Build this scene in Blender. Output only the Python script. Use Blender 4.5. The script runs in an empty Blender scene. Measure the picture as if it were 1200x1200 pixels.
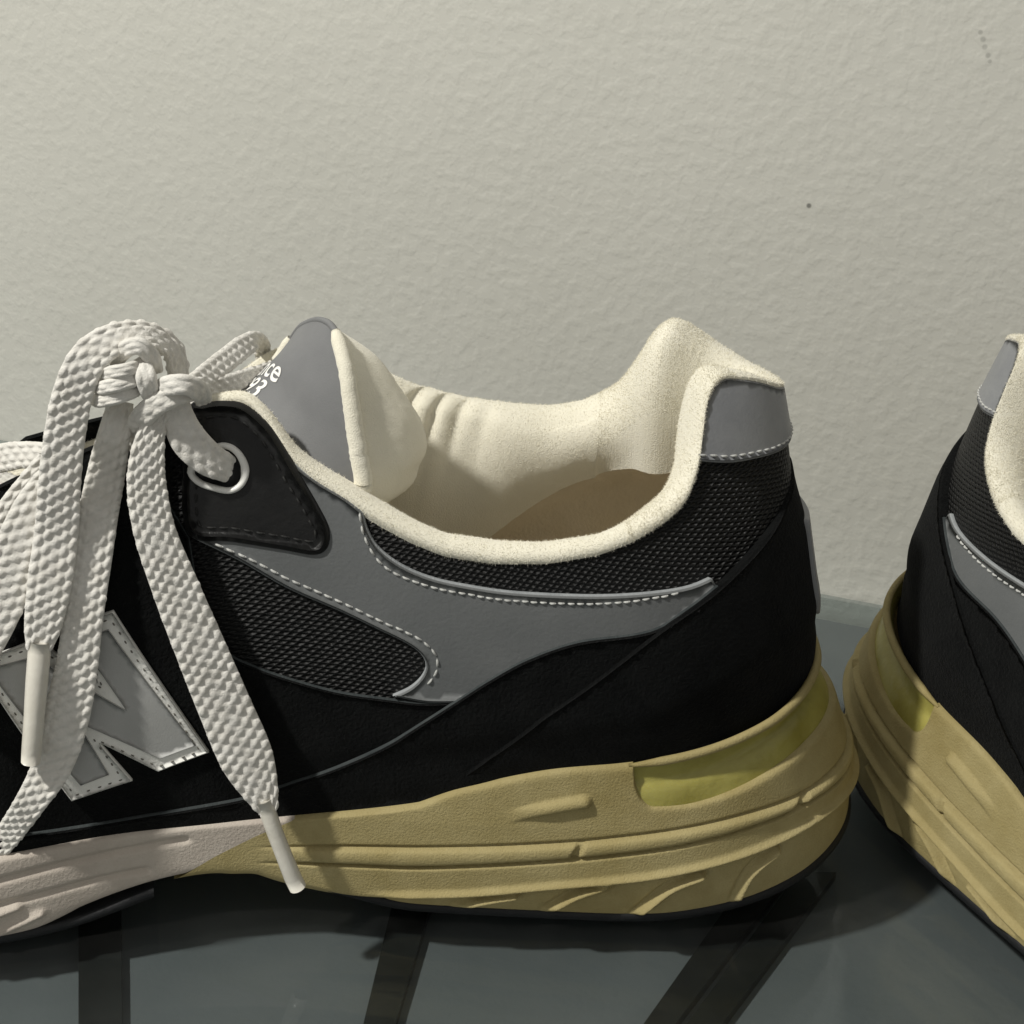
import bpy, bmesh, math, random
import numpy as np
from mathutils import Vector, Matrix
from mathutils.bvhtree import BVHTree
from mathutils.geometry import delaunay_2d_cdt
random.seed(4); rng = np.random.default_rng(4)
R = math.radians
SC = bpy.context.scene
COL = SC.collection
MM = 0.001

# ------------------------------------------------------------------ camera
CAM = np.array([80.0, -307.1, 221.4]); PITCH, YAW, ROLL, F = R(24.34), R(-28.58), R(2.0), 1800.0
fw = np.array([math.sin(YAW)*math.cos(PITCH), math.cos(YAW)*math.cos(PITCH), -math.sin(PITCH)])
rt = np.cross(fw, [0, 0, 1]); rt /= np.linalg.norm(rt); up = np.cross(rt, fw)
RT = math.cos(ROLL)*rt + math.sin(ROLL)*up
UP = -math.sin(ROLL)*rt + math.cos(ROLL)*up
cam = bpy.data.cameras.new('camera'); camo = bpy.data.objects.new('camera', cam); COL.objects.link(camo)
camo.matrix_world = Matrix(((RT[0], UP[0], -fw[0], CAM[0]*MM), (RT[1], UP[1], -fw[1], CAM[1]*MM),
                            (RT[2], UP[2], -fw[2], CAM[2]*MM), (0, 0, 0, 1)))
cam.sensor_fit = 'HORIZONTAL'; cam.sensor_width = 36; cam.lens = 36*F/1200
cam.clip_start = 0.01; cam.clip_end = 50
SC.camera = camo
# ------------------------------------------------------------------ light
W = bpy.data.worlds.new('World'); SC.world = W; W.use_nodes = True
W.node_tree.nodes['Background'].inputs[0].default_value = (1.0, 0.985, 0.94, 1)
W.node_tree.nodes['Background'].inputs[1].default_value = 0.34
def area(name, loc, target, size, power, col):
    l = bpy.data.lights.new(name, 'AREA'); l.shape = 'DISK'; l.size = size; l.energy = power; l.color = col
    o = bpy.data.objects.new(name, l); COL.objects.link(o); o.location = loc
    o.rotation_euler = (Vector(target)-Vector(loc)).to_track_quat('-Z', 'Y').to_euler()
    return o
area('ceiling_lamp', (-0.385, -0.525, 0.755), (-0.05, 0, 0.05), 0.05, 7.9, (1.0, 0.98, 0.925))
SC.view_settings.view_transform = 'Standard'; SC.view_settings.look = 'None'
SC.view_settings.exposure = 0; SC.view_settings.gamma = 1

# ------------------------------------------------------------------ materials
def mat(name):
    m = bpy.data.materials.new(name); m.use_nodes = True
    nt = m.node_tree; b = nt.nodes['Principled BSDF']
    return m, nt, b
def N(nt, t, **kw):
    n = nt.nodes.new(t)
    for k, v in kw.items(): setattr(n, k, v)
    return n
def noise(nt, vec, scale, detail=3, rough=0.5):
    n = N(nt, 'ShaderNodeTexNoise'); n.inputs['Scale'].default_value = scale
    n.inputs['Detail'].default_value = detail; n.inputs['Roughness'].default_value = rough
    nt.links.new(vec, n.inputs['Vector']); return n
def ramp(nt, fac, stops):
    r = N(nt, 'ShaderNodeValToRGB'); e = r.color_ramp.elements
    while len(e) < len(stops): e.new(0.5)
    for i, (p, c) in enumerate(stops):
        e[i].position = p; e[i].color = (*c, 1)
    nt.links.new(fac, r.inputs[0]); return r
def bump(nt, b, h, dist, strength=1.0, prev=None):
    n = N(nt, 'ShaderNodeBump'); n.inputs['Distance'].default_value = dist; n.inputs['Strength'].default_value = strength
    nt.links.new(h, n.inputs['Height'])
    if prev: nt.links.new(prev.outputs[0], n.inputs['Normal'])
    nt.links.new(n.outputs[0], b.inputs['Normal']); return n
def simple(name, c1, c2, rough, nscale=900, bdist=0.0001, spec=0.4, sheen=0, big=60, bstr=1.0, coat=0):
    """two-tone mottled surface with fine grain; coordinates in metres of the object"""
    m, nt, b = mat(name)
    tc = N(nt, 'ShaderNodeTexCoord').outputs['Object']
    n1 = noise(nt, tc, big, 5, 0.65); r = ramp(nt, n1.outputs[0], [(0.3, c1), (0.7, c2)])
    nt.links.new(r.outputs[0], b.inputs['Base Color'])
    b.inputs['Roughness'].default_value = rough; b.inputs['Specular IOR Level'].default_value = spec
    if sheen: b.inputs['Sheen Weight'].default_value = sheen; b.inputs['Sheen Roughness'].default_value = 0.5
    if coat: b.inputs['Coat Weight'].default_value = coat; b.inputs['Coat Roughness'].default_value = 0.25
    n2 = noise(nt, tc, nscale, 4, 0.6)
    bump(nt, b, n2.outputs[0], bdist, bstr)
    return m
M = {}
M['suede'] = simple('black_suede', (0.0016, 0.0019, 0.002), (0.0100, 0.0105, 0.0103), 0.95, 1300, 0.0007, 0.08, 0.02, 55)
_n = [n for n in M['suede'].node_tree.nodes if n.type == 'TEX_NOISE'][0]; _n.inputs['Detail'].default_value = 11; _n.inputs['Roughness'].default_value = 0.82; _n.inputs['Scale'].default_value = 42
M['patent'] = simple('black_leather', (0.004, 0.004, 0.004), (0.009, 0.009, 0.0085), 0.40, 500, 0.0002, 0.4, 0, 130)
M['cutedge'] = simple('cut_suede_edge', (0.030, 0.036, 0.037), (0.055, 0.062, 0.062), 0.85, 1500, 0.0003, 0.2, 0, 200)
M['paleedge'] = simple('pale_cut_edge', (0.24, 0.255, 0.26), (0.34, 0.355, 0.36), 0.7, 1500, 0.0002, 0.3, 0, 200)
M['grey'] = simple('grey_synthetic', (0.120, 0.126, 0.126), (0.152, 0.157, 0.156), 0.52, 1100, 0.00009, 0.4, 0, 45)
M['tab'] = simple('reflective_grey', (0.20, 0.205, 0.215), (0.26, 0.265, 0.27), 0.45, 1500, 0.00006, 0.5, 0, 80)
M['label'] = simple('tongue_label_grey', (0.150, 0.152, 0.154), (0.185, 0.187, 0.188), 0.6, 2600, 0.00004, 0.3, 0, 60)
M['khaki'] = simple('aged_foam', (0.285, 0.225, 0.085), (0.455, 0.385, 0.195), 0.72, 2000, 0.00022, 0.3, 0, 26)
_n = [n for n in M['khaki'].node_tree.nodes if n.type == 'TEX_NOISE'][0]; _n.inputs['Detail'].default_value = 9; _n.inputs['Roughness'].default_value = 0.72
M['pinkfoam'] = simple('pale_foam', (0.47, 0.41, 0.35), (0.56, 0.50, 0.43), 0.75, 1600, 0.00022, 0.3, 0, 70)
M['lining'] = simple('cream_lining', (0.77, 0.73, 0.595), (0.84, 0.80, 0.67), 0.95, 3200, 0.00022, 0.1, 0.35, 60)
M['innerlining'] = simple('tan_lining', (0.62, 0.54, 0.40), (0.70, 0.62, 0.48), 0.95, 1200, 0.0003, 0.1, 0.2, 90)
M['rubber'] = simple('black_rubber', (0.005, 0.0055, 0.007), (0.010, 0.0105, 0.011), 0.6, 900, 0.0002, 0.4)
M['lace'] = simple('white_lace', (0.63, 0.605, 0.55), (0.75, 0.73, 0.68), 0.9, 2500, 0.0002, 0.15, 0.2, 220)
M['aglet'] = simple('clear_aglet', (0.68, 0.645, 0.56), (0.76, 0.73, 0.65), 0.32, 600, 0.0001, 0.5, 0, 150, 1, 0.4)
M['white'] = simple('white_leather', (0.80, 0.785, 0.73), (0.87, 0.86, 0.81), 0.6, 1500, 0.0002, 0.3, 0, 160)
M['silver'] = simple('reflective_silver', (0.36, 0.36, 0.345), (0.42, 0.42, 0.405), 0.55, 2600, 0.00006, 0.4, 0, 60)
M['thread'] = simple('grey_thread', (0.42, 0.42, 0.40), (0.60, 0.60, 0.57), 0.8, 2500, 0.0002, 0.2, 0, 300)
M['darkthread'] = simple('dark_thread', (0.10, 0.095, 0.08), (0.22, 0.21, 0.18), 0.8, 2500, 0.0001, 0.2, 0, 300)
M['blackthread'] = simple('black_thread', (0.012, 0.012, 0.012), (0.022, 0.022, 0.02), 0.7, 2500, 0.0001, 0.3, 0, 300)
M['plastic'] = simple('white_plastic', (0.74, 0.73, 0.69), (0.80, 0.79, 0.75), 0.35, 900, 0.00003, 0.5)
M['ink'] = simple('white_ink', (0.78, 0.77, 0.73), (0.84, 0.83, 0.80), 0.6, 900, 0.00003, 0.3)
M['bar'] = simple('dark_steel', (0.010, 0.011, 0.010), (0.03, 0.031, 0.028), 0.35, 300, 0.0001, 0.5, 0, 25)
M['rack'] = simple('grey_board', (0.165, 0.172, 0.170), (0.215, 0.222, 0.220), 0.7, 500, 0.0001, 0.3, 0, 8)

def knit():
    m, nt, b = mat('black_knit_mesh')
    uv = N(nt, 'ShaderNodeUVMap'); uv.uv_map = 'UVMap'
    nz = noise(nt, uv.outputs[0], 0.7, 2, 0.5)
    ad = N(nt, 'ShaderNodeVectorMath', operation='MULTIPLY_ADD')
    nt.links.new(nz.outputs[1], ad.inputs[0]); ad.inputs[1].default_value = (0.5, 0.5, 0); nt.links.new(uv.outputs[0], ad.inputs[2])
    def wave(cx, cy, k):
        d = N(nt, 'ShaderNodeVectorMath', operation='DOT_PRODUCT'); nt.links.new(ad.outputs[0], d.inputs[0]); d.inputs[1].default_value = (cx*k, cy*k, 0)
        sn = N(nt, 'ShaderNodeMath', operation='SINE'); nt.links.new(d.outputs['Value'], sn.inputs[0])
        mr = N(nt, 'ShaderNodeMapRange'); mr.inputs[1].default_value = -1; mr.inputs[2].default_value = 1; nt.links.new(sn.outputs[0], mr.inputs[0]); return mr
    w1 = wave(0.62, 0.78, 2*math.pi/1.28); w2 = wave(-0.12, 1.0, 2*math.pi/1.02)
    mu = N(nt, 'ShaderNodeMath', operation='MULTIPLY'); nt.links.new(w1.outputs[0], mu.inputs[0]); nt.links.new(w2.outputs[0], mu.inputs[1])
    r = ramp(nt, mu.outputs[0], [(0.08, (0.0016, 0.0016, 0.0015)), (0.45, (0.007, 0.007, 0.0067)), (0.95, (0.024, 0.0235, 0.022))])
    nt.links.new(r.outputs[0], b.inputs['Base Color'])
    b.inputs['Roughness'].default_value = 0.5; b.inputs['Specular IOR Level'].default_value = 0.3
    bump(nt, b, mu.outputs[0], 0.0009, 1.0)
    return m
M['knit'] = knit()

def gelmat():
    m, nt, b = mat('yellowed_gel')
    tc = N(nt, 'ShaderNodeTexCoord').outputs['Object']
    n1 = noise(nt, tc, 70, 4, 0.6); r = ramp(nt, n1.outputs[0], [(0.3, (0.27, 0.235, 0.045)), (0.7, (0.42, 0.38, 0.105))])
    nt.links.new(r.outputs[0], b.inputs['Base Color'])
    b.inputs['Roughness'].default_value = 0.35; b.inputs['Subsurface Weight'].default_value = 0.35
    b.inputs['Subsurface Radius'].default_value = (1.0, 0.8, 0.3); b.inputs['Subsurface Scale'].default_value = 0.002
    n2 = noise(nt, tc, 400, 3); bump(nt, b, n2.outputs[0], 0.0002)
    return m
M['gel'] = gelmat()

WP = np.array([-36.1, 124.5, 0.0]); WA = R(9.0); WX = np.array([math.cos(WA), math.sin(WA), 0]); WN = np.array([-math.sin(WA), math.cos(WA), 0])
def wallpt(px, py):
    d = fw + RT*(px-600)/F - UP*(py-600)/F; t = ((WP-CAM)@WN)/(d@WN); p = CAM+t*d-WP; return float(p@WX)*MM, float(p[2])*MM
WALL_MARKS = [(*wallpt(948, 241), 0.0009, 0.75), (*wallpt(1149, 38), 0.0008, 0.35), (*wallpt(1152, 46), 0.0009, 0.3), (*wallpt(1154, 55), 0.0009, 0.3), (*wallpt(1158, 65), 0.0009, 0.35), (*wallpt(1160, 72), 0.0007, 0.3)]
def wallmat():
    m, nt, b = mat('painted_wall')
    tc = N(nt, 'ShaderNodeTexCoord').outputs['Object']
    n1 = noise(nt, tc, 6, 3); r = ramp(nt, n1.outputs[0], [(0.3, (0.555, 0.548, 0.492)), (0.7, (0.595, 0.587, 0.530))])
    nt.links.new(r.outputs[0], b.inputs['Base Color']); b.inputs['Roughness'].default_value = 0.42
    b.inputs['Specular IOR Level'].default_value = 0.5
    n2 = noise(nt, tc, 250, 2.5, 0.5); n3 = noise(nt, tc, 60, 2, 0.5)
    r2 = ramp(nt, n2.outputs[0], [(0.42, (0, 0, 0)), (0.66, (1, 1, 1))])
    b1 = bump(nt, b, r2.outputs[0], 0.00026, 0.45)
    bump(nt, b, n3.outputs[0], 0.0006, 0.5, b1)
    # small fleck and scuff on the paint
    prev = r.outputs[0]
    for (mx_, mz_, rad, st) in WALL_MARKS:
        dn = N(nt, 'ShaderNodeVectorMath', operation='DISTANCE'); dn.inputs[1].default_value = (mx_, 0.0, mz_); nt.links.new(tc, dn.inputs[0])
        mr = N(nt, 'ShaderNodeMapRange'); mr.inputs[1].default_value = rad*0.5; mr.inputs[2].default_value = rad; mr.inputs[3].default_value = st; mr.inputs[4].default_value = 0
        nt.links.new(dn.outputs['Value'], mr.inputs[0])
        mc = N(nt, 'ShaderNodeMix', data_type='RGBA'); nt.links.new(mr.outputs[0], mc.inputs[0]); nt.links.new(prev, mc.inputs[6]); mc.inputs[7].default_value = (0.10, 0.10, 0.09, 1)
        prev = mc.outputs[2]
    nt.links.new(prev, b.inputs['Base Color'])
    return m
M['wall'] = wallmat()

def glassmat():
    m, nt, b = mat('smoked_glass')
    out = nt.nodes['Material Output']; nt.nodes.remove(b)
    tr = N(nt, 'ShaderNodeBsdfTransparent'); tr.inputs[0].default_value = (0.80, 0.828, 0.832, 1)
    gl = N(nt, 'ShaderNodeBsdfGlossy'); gl.inputs['Roughness'].default_value = 0.07; gl.inputs[0].default_value = (0.9, 0.93, 0.93, 1)
    lw = N(nt, 'ShaderNodeLayerWeight'); lw.inputs[0].default_value = 0.5
    p5 = N(nt, 'ShaderNodeMath', operation='POWER'); p5.inputs[1].default_value = 5.0; nt.links.new(lw.outputs['Facing'], p5.inputs[0])
    fr = N(nt, 'ShaderNodeMath', operation='MULTIPLY_ADD'); fr.inputs[1].default_value = 0.97; fr.inputs[2].default_value = 0.022
    nt.links.new(p5.outputs[0], fr.inputs[0])
    mx = N(nt, 'ShaderNodeMixShader')
    nt.links.new(fr.outputs[0], mx.inputs[0]); nt.links.new(tr.outputs[0], mx.inputs[1]); nt.links.new(gl.outputs[0], mx.inputs[2])
    tc = N(nt, 'ShaderNodeTexCoord').outputs['Object']
    n1 = noise(nt, tc, 9, 5, 0.6); rr_ = N(nt, 'ShaderNodeMapRange'); rr_.inputs[1].default_value = 0.35; rr_.inputs[2].default_value = 0.7; rr_.inputs[3].default_value = 0.03; rr_.inputs[4].default_value = 0.22
    nt.links.new(n1.outputs[0], rr_.inputs[0]); nt.links.new(rr_.outputs[0], gl.inputs['Roughness'])
    df = N(nt, 'ShaderNodeBsdfDiffuse'); df.inputs[0].default_value = (0.5, 0.5, 0.48, 1)
    n2 = noise(nt, tc, 700, 3, 0.7); n3 = noise(nt, tc, 14, 4, 0.6)
    d2 = N(nt, 'ShaderNodeMapRange'); d2.inputs[1].default_value = 0.5; d2.inputs[2].default_value = 0.8; d2.inputs[3].default_value = 0.0; d2.inputs[4].default_value = 0.0; nt.links.new(n2.outputs[0], d2.inputs[0])
    d3 = N(nt, 'ShaderNodeMapRange'); d3.inputs[1].default_value = 0.4; d3.inputs[2].default_value = 0.7; d3.inputs[3].default_value = 0.004; d3.inputs[4].default_value = 0.03; nt.links.new(n3.outputs[0], d3.inputs[0])
    sm = N(nt, 'ShaderNodeMath', operation='ADD'); nt.links.new(d2.outputs[0], sm.inputs[0]); nt.links.new(d3.outputs[0], sm.inputs[1])
    m2 = N(nt, 'ShaderNodeMixShader'); nt.links.new(sm.outputs[0], m2.inputs[0]); nt.links.new(mx.outputs[0], m2.inputs[1]); nt.links.new(df.outputs[0], m2.inputs[2])
    nt.links.new(m2.outputs[0], out.inputs[0])
    return m
M['glass'] = glassmat()

# ------------------------------------------------------------------ helpers
def mesh_obj(name, V, Fc, m, parent=None, uv=None, smooth=True, kind=None):
    me = bpy.data.meshes.new(name)
    me.from_pydata([(float(v[0])*MM, float(v[1])*MM, float(v[2])*MM) for v in V], [], [tuple(int(i) for i in f) for f in Fc])
    if uv is not None:
        l = me.uv_layers.new(name='UVMap')
        vi = np.empty(len(me.loops), dtype=np.int32); me.loops.foreach_get('vertex_index', vi)
        l.data.foreach_set('uv', np.asarray(uv, dtype=np.float32)[vi].ravel())
    me.validate(); me.update()
    if smooth: me.polygons.foreach_set('use_smooth', [True]*len(me.polygons))
    me.materials.append(M[m] if isinstance(m, str) else m)
    o = bpy.data.objects.new(name, me); COL.objects.link(o)
    if parent: o.parent = parent
    if kind: o['kind'] = kind
    return o
def grid_faces(nu, nv, closed_u=False, closed_v=False, flip=False):
    F_ = []
    for i in range(nu if closed_u else nu-1):
        for j in range(nv if closed_v else nv-1):
            a = i*nv+j; b = ((i+1) % nu)*nv+j; c = ((i+1) % nu)*nv+(j+1) % nv; d = i*nv+(j+1) % nv
            F_.append((a, d, c, b) if flip else (a, b, c, d))
    return F_
def catmull(P, n_per=8, closed=False):
    P = np.asarray(P, float); n = len(P); out = []
    segs = n if closed else n-1
    for i in range(segs):
        if closed: p0, p1, p2, p3 = P[(i-1) % n], P[i], P[(i+1) % n], P[(i+2) % n]
        else: p0, p1, p2, p3 = P[max(i-1, 0)], P[i], P[i+1], P[min(i+2, n-1)]
        for k in range(n_per):
            t = k/n_per
            out.append(0.5*((2*p1)+(-p0+p2)*t+(2*p0-5*p1+4*p2-p3)*t*t+(-p0+3*p1-3*p2+p3)*t**3))
    if not closed: out.append(P[-1])
    return np.array(out)
def resample(P, step, closed=False):
    P = np.asarray(P, float)
    if closed: P = np.vstack([P, P[:1]])
    d = np.r_[0, np.cumsum(np.linalg.norm(np.diff(P, axis=0), axis=1))]
    n = max(3, int(round(d[-1]/step)))
    s = np.linspace(0, d[-1], n+1)
    Q = np.stack([np.interp(s, d, P[:, k]) for k in range(P.shape[1])], 1)
    return Q[:-1] if closed else Q
def sstep(a, b, x):
    t = np.clip((np.asarray(x, float)-a)/(b-a), 0, 1); return t*t*(3-2*t)

# ------------------------------------------------------------------ shoe frame
PSI1 = R(31)
def frame(psi, mirror=False):
    X = np.array([-math.cos(psi), -math.sin(psi), 0.]); Y = np.array([math.sin(psi), -math.cos(psi), 0.])
    return X, Y
SX, SY = frame(PSI1)
B3 = np.stack([SX, SY, [0, 0, 1]])            # rows: shoe axes in world
ZOFF = 2.0
CAMS = B3 @ CAM - np.array([0, 0, ZOFF])                               # camera in the shoe frame
def ray(px, py):
    d = fw + RT*(px-600)/F - UP*(py-600)/F
    d = B3 @ d; return d/np.linalg.norm(d)
def onplane(px, py, y):
    d = ray(px, py); t = (y-CAMS[1])/d[1]; return CAMS + t*d
# plan outline of the sole (shoe millimetres)
def outline():
    half = []
    a, hw, p = 52.0, 37.0, 2.25
    for t in np.linspace(0, math.pi/2, 60):
        half.append((46-a*math.cos(t)**(2/p), hw*math.sin(t)**(2/p)))
    rest = catmull([(46, 37), (80, 35.5), (118, 33.5), (150, 36), (182, 45), (215, 51.5), (248, 48.5), (274, 38), (292, 21), (299, 0)], 10)
    half += [tuple(q) for q in rest[1:]]
    return np.array(half)
OUT = outline()
def _smooth_outline():
    global OUT
    full = np.vstack([(OUT*[1, -1])[::-1], OUT[1:]]); full = resample(full, 0.5)
    k = np.exp(-0.5*(np.arange(-30, 31)*0.5/4.0)**2); k /= k.sum()
    sm = np.stack([np.convolve(np.pad(full[:, c], 30, mode='reflect', reflect_type='odd'), k, 'valid') for c in (0, 1)], 1)
    h = sm[np.argmin(np.abs(sm[:, 1])+sm[:, 0]*0.5):]; h = h[h[:, 1] >= -1e-6]; h[0, 1] = 0; h[-1, 1] = 0
    OUT = h
_smooth_outline()
dU = np.r_[0, np.cumsum(np.linalg.norm(np.diff(OUT, axis=0), axis=1))]
UMAX = dU[-1]
def Cxy(u):
    u = np.asarray(u, float); s = np.sign(u); a = np.abs(u)
    return np.interp(a, dU, OUT[:, 0]), s*np.interp(a, dU, OUT[:, 1])
def Ttop(x):
    return np.interp(x, [0, 100, 122, 150, 180, 210, 250, 280, 299], [134, 134, 130, 122, 106, 88, 68, 55, 47])
LEANZ = [0, 20, 40, 56, 70, 85, 102, 118, 140]
LEANV = [3, 6, 10.5, 14.0, 17.8, 21.2, 24.6, 28.8, 40]
def upper(u, z):
    x, y = Cxy(u); z = np.asarray(z, float)
    h = np.clip((z-26)/(Ttop(x)-26), 0, 0.9985); k = (1-h**2.25)**(1/2.25)
    tk = (1-sstep(0, 9, z-np.interp(x, [-6, 10, 24, 40, 64, 80, 110, 140, 200], [57, 54, 49.5, 44.5, 41, 39, 34, 29, 20])))*(1-sstep(95, 150, x))
    X = x + np.interp(z, LEANZ, LEANV)*(1-sstep(10, 120, x)) + 1.6*tk*(1-sstep(0, 40, x))
    toe = sstep(230, 299, x)
    X = X - toe*(8+0.35*np.clip(z-26, 0, 40))
    Y = y*(0.915-0.046*tk)*k
    return np.stack([X, Y, z+0*X], -1)
def upn(u, z):
    e = 0.4
    a = upper(u+e, z)-upper(u-e, z); b = upper(u, z+e)-upper(u, z-e)
    n = np.cross(b, a); n /= np.linalg.norm(n, axis=-1, keepdims=True)+1e-9
    return -n
if upn(np.array(40.), np.array(50.))[1] < 0:
    _u = upn
    upn = lambda u, z: -_u(u, z)
def upoff(u, z, h):
    return upper(u, z) + upn(u, z)*np.asarray(h)[..., None]
def soleprof(z, zt):
    # inset of the sole side against the plan outline
    return np.interp(z, [-4, 0, 2, 5, 13, 24, 38, 50], [1.2, 0.8, 0.3, 0.0, 0.0, 0.6, 2.2, 4.0])
def outn(u):
    e = 0.5
    x1, y1 = Cxy(u+e); x0, y0 = Cxy(u-e)
    t = np.stack([x1-x0, y1-y0], -1); t /= np.linalg.norm(t, axis=-1, keepdims=True)+1e-9
    return np.stack([-t[..., 1], t[..., 0]], -1)   # outward for u running far->heel->near
_s = outn(np.array(60.))[1] > 0
def sole(u, z, h=0.0):
    x, y = Cxy(u); n = outn(u)*(1 if _s else -1)
    d = -soleprof(z, 0)+h
    back = np.interp(np.asarray(z, float), [0, 18, 30, 42, 58], [0, 0.8, 2.2, 5.2, 10.5])*(1-sstep(-6, 34, x))
    return np.stack([x+n[..., 0]*d+back, y+n[..., 1]*d, np.asarray(z, float)+0*x], -1)
class Hit:
    def __init__(s, fn, us, zs):
        s.us, s.zs = us, zs
        U, Z = np.meshgrid(us, zs, indexing='ij'); s.P = fn(U, Z)
        V = s.P.reshape(-1, 3); s.nv = len(zs)
        s.t = BVHTree.FromPolygons([Vector(v) for v in V], grid_faces(len(us), len(zs)))
    def __call__(s, px, py):
        d = ray(px, py); loc, nor, idx, dist = s.t.ray_cast(Vector(CAMS), Vector(d))
        if loc is None: return None
        i, j = divmod(idx, s.nv-1)
        p = np.array(loc); a = s.P[i, j]; b = s.P[i+1, j]; c = s.P[i, j+1]
        A = np.stack([b-a, c-a], 1); q = np.linalg.lstsq(A, p-a, rcond=None)[0]
        return (s.us[i]+q[0]*(s.us[i+1]-s.us[i]), s.zs[j]+q[1]*(s.zs[j+1]-s.zs[j]))
near = Hit(upper, np.linspace(-6, 330, 420), np.linspace(4, 133, 220))
farh = Hit(upper, np.linspace(-330, 4, 420), np.linspace(4, 133, 220))
soleh = Hit(sole, np.linspace(-40, 330, 460), np.linspace(-4, 60, 130))
MISS = []
def uz(pts, hit=near):
    out = []
    for p in pts:
        if len(p) == 3: out.append((p[1], p[2])); continue      # ('uz', u, z)
        h = hit(*p)
        if h is None: MISS.append(p)
        else: out.append(h)
    return np.array(out)
def xz_to_u(x): return float(np.interp(x, OUT[:, 0], dU))

# ------------------------------------------------------------------ setting
RACK = []
def build_setting():
    # wall
    wz0, wz1 = -420, 620
    V = [(-1500, 0, wz0), (1500, 0, wz0), (1500, 0, wz1), (-1500, 0, wz1),
         (-1500, 20, wz0), (1500, 20, wz0), (1500, 20, wz1), (-1500, 20, wz1)]
    o = mesh_obj('wall', V, [(0, 1, 2, 3), (5, 4, 7, 6), (3, 2, 6, 7), (0, 4, 5, 1), (0, 3, 7, 4), (1, 5, 6, 2)], 'wall', smooth=False)
    o['kind'] = 'structure'; o.location = WP*MM; o.rotation_euler.z = WA
    # glass shelf
    bm = bmesh.new(); bmesh.ops.create_cube(bm, size=1)
    for v in bm.verts: v.co = Vector((v.co.x*1.6, -0.2885+v.co.y*0.574, -0.0031+v.co.z*0.006))
    me = bpy.data.meshes.new('glass_shelf'); bm.to_mesh(me); bm.free(); me.materials.append(M['glass'])
    o = bpy.data.objects.new('glass_shelf', me); COL.objects.link(o)
    o.location = WP*MM; o.rotation_euler.z = WA
    o['label'] = 'smoked glass shelf under both sneakers against the wall'; o['category'] = 'shelf'
    return o
build_setting()

ROOTS = {}
root = bpy.data.objects.new('sneaker', None); COL.objects.link(root)
root.matrix_world = Matrix(((SX[0], SY[0], 0, 0), (SX[1], SY[1], 0, 0), (0, 0, 1, ZOFF*MM), (0, 0, 0, 1)))
root['label'] = 'black and grey running sneaker with dangling white laces, pointing left'
root['category'] = 'sneaker'; root['group'] = 'pair of sneakers set heel to heel'

# ------------------------------------------------------------------ traced seams (photo pixels -> surface of the shoe)
def fn_of_u(pts, extra_lo=None, extra_hi=None):
    p = pts[np.argsort(pts[:, 0])]
    return lambda u: np.interp(u, p[:, 0], p[:, 1])
sole_top_px = [(-60, 1020), (0, 1008), (67, 993), (167, 977), (300, 957), (397, 943), (510, 928), (563, 923), (650, 905), (747, 898), (813, 886), (880, 860), (930, 827), (958, 786)]
sole_bot_px = [(-60, 1132), (0, 1115), (33, 1103), (83, 1085), (140, 1067), (177, 1052), (205, 1042), (233, 1033), (283, 1023), (317, 1025), (367, 1040), (417, 1058), (483, 1077), (550, 1086), (620, 1090)]
gel_bot_px = [(760, 948), (813, 946), (863, 930), (913, 903), (950, 872), (972, 845), (983, 820)]
LA_px = [(350, 993), (480, 994), (590, 992), (680, 987), (780, 975), (880, 952), (940, 930), (980, 897)]
LB_px = [(350, 1011), (483, 1016), (600, 1011), (683, 1005), (780, 993), (880, 967), (947, 937), (987, 905)]
LC_px = [(443, 1047), (550, 1045), (633, 1037), (747, 1027), (830, 1010), (897, 987), (947, 960), (985, 928)]
ST = uz(sole_top_px, soleh); SB = uz(sole_bot_px, soleh); GB = uz(gel_bot_px, soleh)
LA = uz(LA_px, soleh); LB = uz(LB_px, soleh); LC = uz(LC_px, soleh)

def smooth_u(P, sig=2.5):
    """traced seam as z(|u|), gently smoothed"""
    p = P[np.argsort(P[:, 0])]; g = np.linspace(0, UMAX, 1200)
    v = np.interp(g, p[:, 0], p[:, 1]); k = np.exp(-0.5*(np.arange(-40, 41)*(g[1]-g[0])/sig)**2); k /= k.sum()
    v = np.convolve(np.pad(v, 40, mode='edge'), k, 'valid')
    return lambda u: np.interp(np.abs(u), g, v)
zTop = smooth_u(np.vstack([ST, [(0, ST[:, 1].max()+1.0), (260, 19), (300, 21), (UMAX, 24)]]), 4)
zBot_ = smooth_u(np.vstack([SB[(SB[:, 0] < 190) & (SB[:, 0] > 135)], [(0, 11.5), (8, 11.0), (21.5, 9.0), (32.6, 6.2), (48, 3.2), (67, 0.5), (80, 0.0), (125, 0.6), (195, 1.0), (206, 0), (250, 0.), (285, 4), (UMAX, 12)]]), 3)
zGel = smooth_u(np.vstack([GB, [(0, GB[:, 1].max()+0.5)]]), 3)
zA = smooth_u(np.vstack([LA, [(0, LA[:, 1].max())]]), 4); zB = smooth_u(np.vstack([LB, [(0, LB[:, 1].max())]]), 4); zC = smooth_u(np.vstack([LC, [(0, LC[:, 1].max())]]), 4)
UG0 = 76.5                                  # front end of the gel window
def zcut(u):
    """top edge of the khaki wall: drops to the bottom of the gel window round the heel"""
    a = np.abs(u); t = np.clip((UG0-a)/5.0, 0, 1); w = np.sqrt(np.clip(1-(1-t)**2, 0, 1))
    zt = zTop(u); return zt + (zGel(u)-zt)*w
def segdist(U, Z, P):
    d = np.full(U.shape, 1e9)
    for (a, b) in zip(P[:-1], P[1:]):
        ab = b-a; t = np.clip(((U-a[0])*ab[0]+(Z-a[1])*ab[1])/(ab@ab), 0, 1)
        d = np.minimum(d, np.hypot(U-a[0]-t*ab[0], Z-a[1]-t*ab[1]))
    return d
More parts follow.
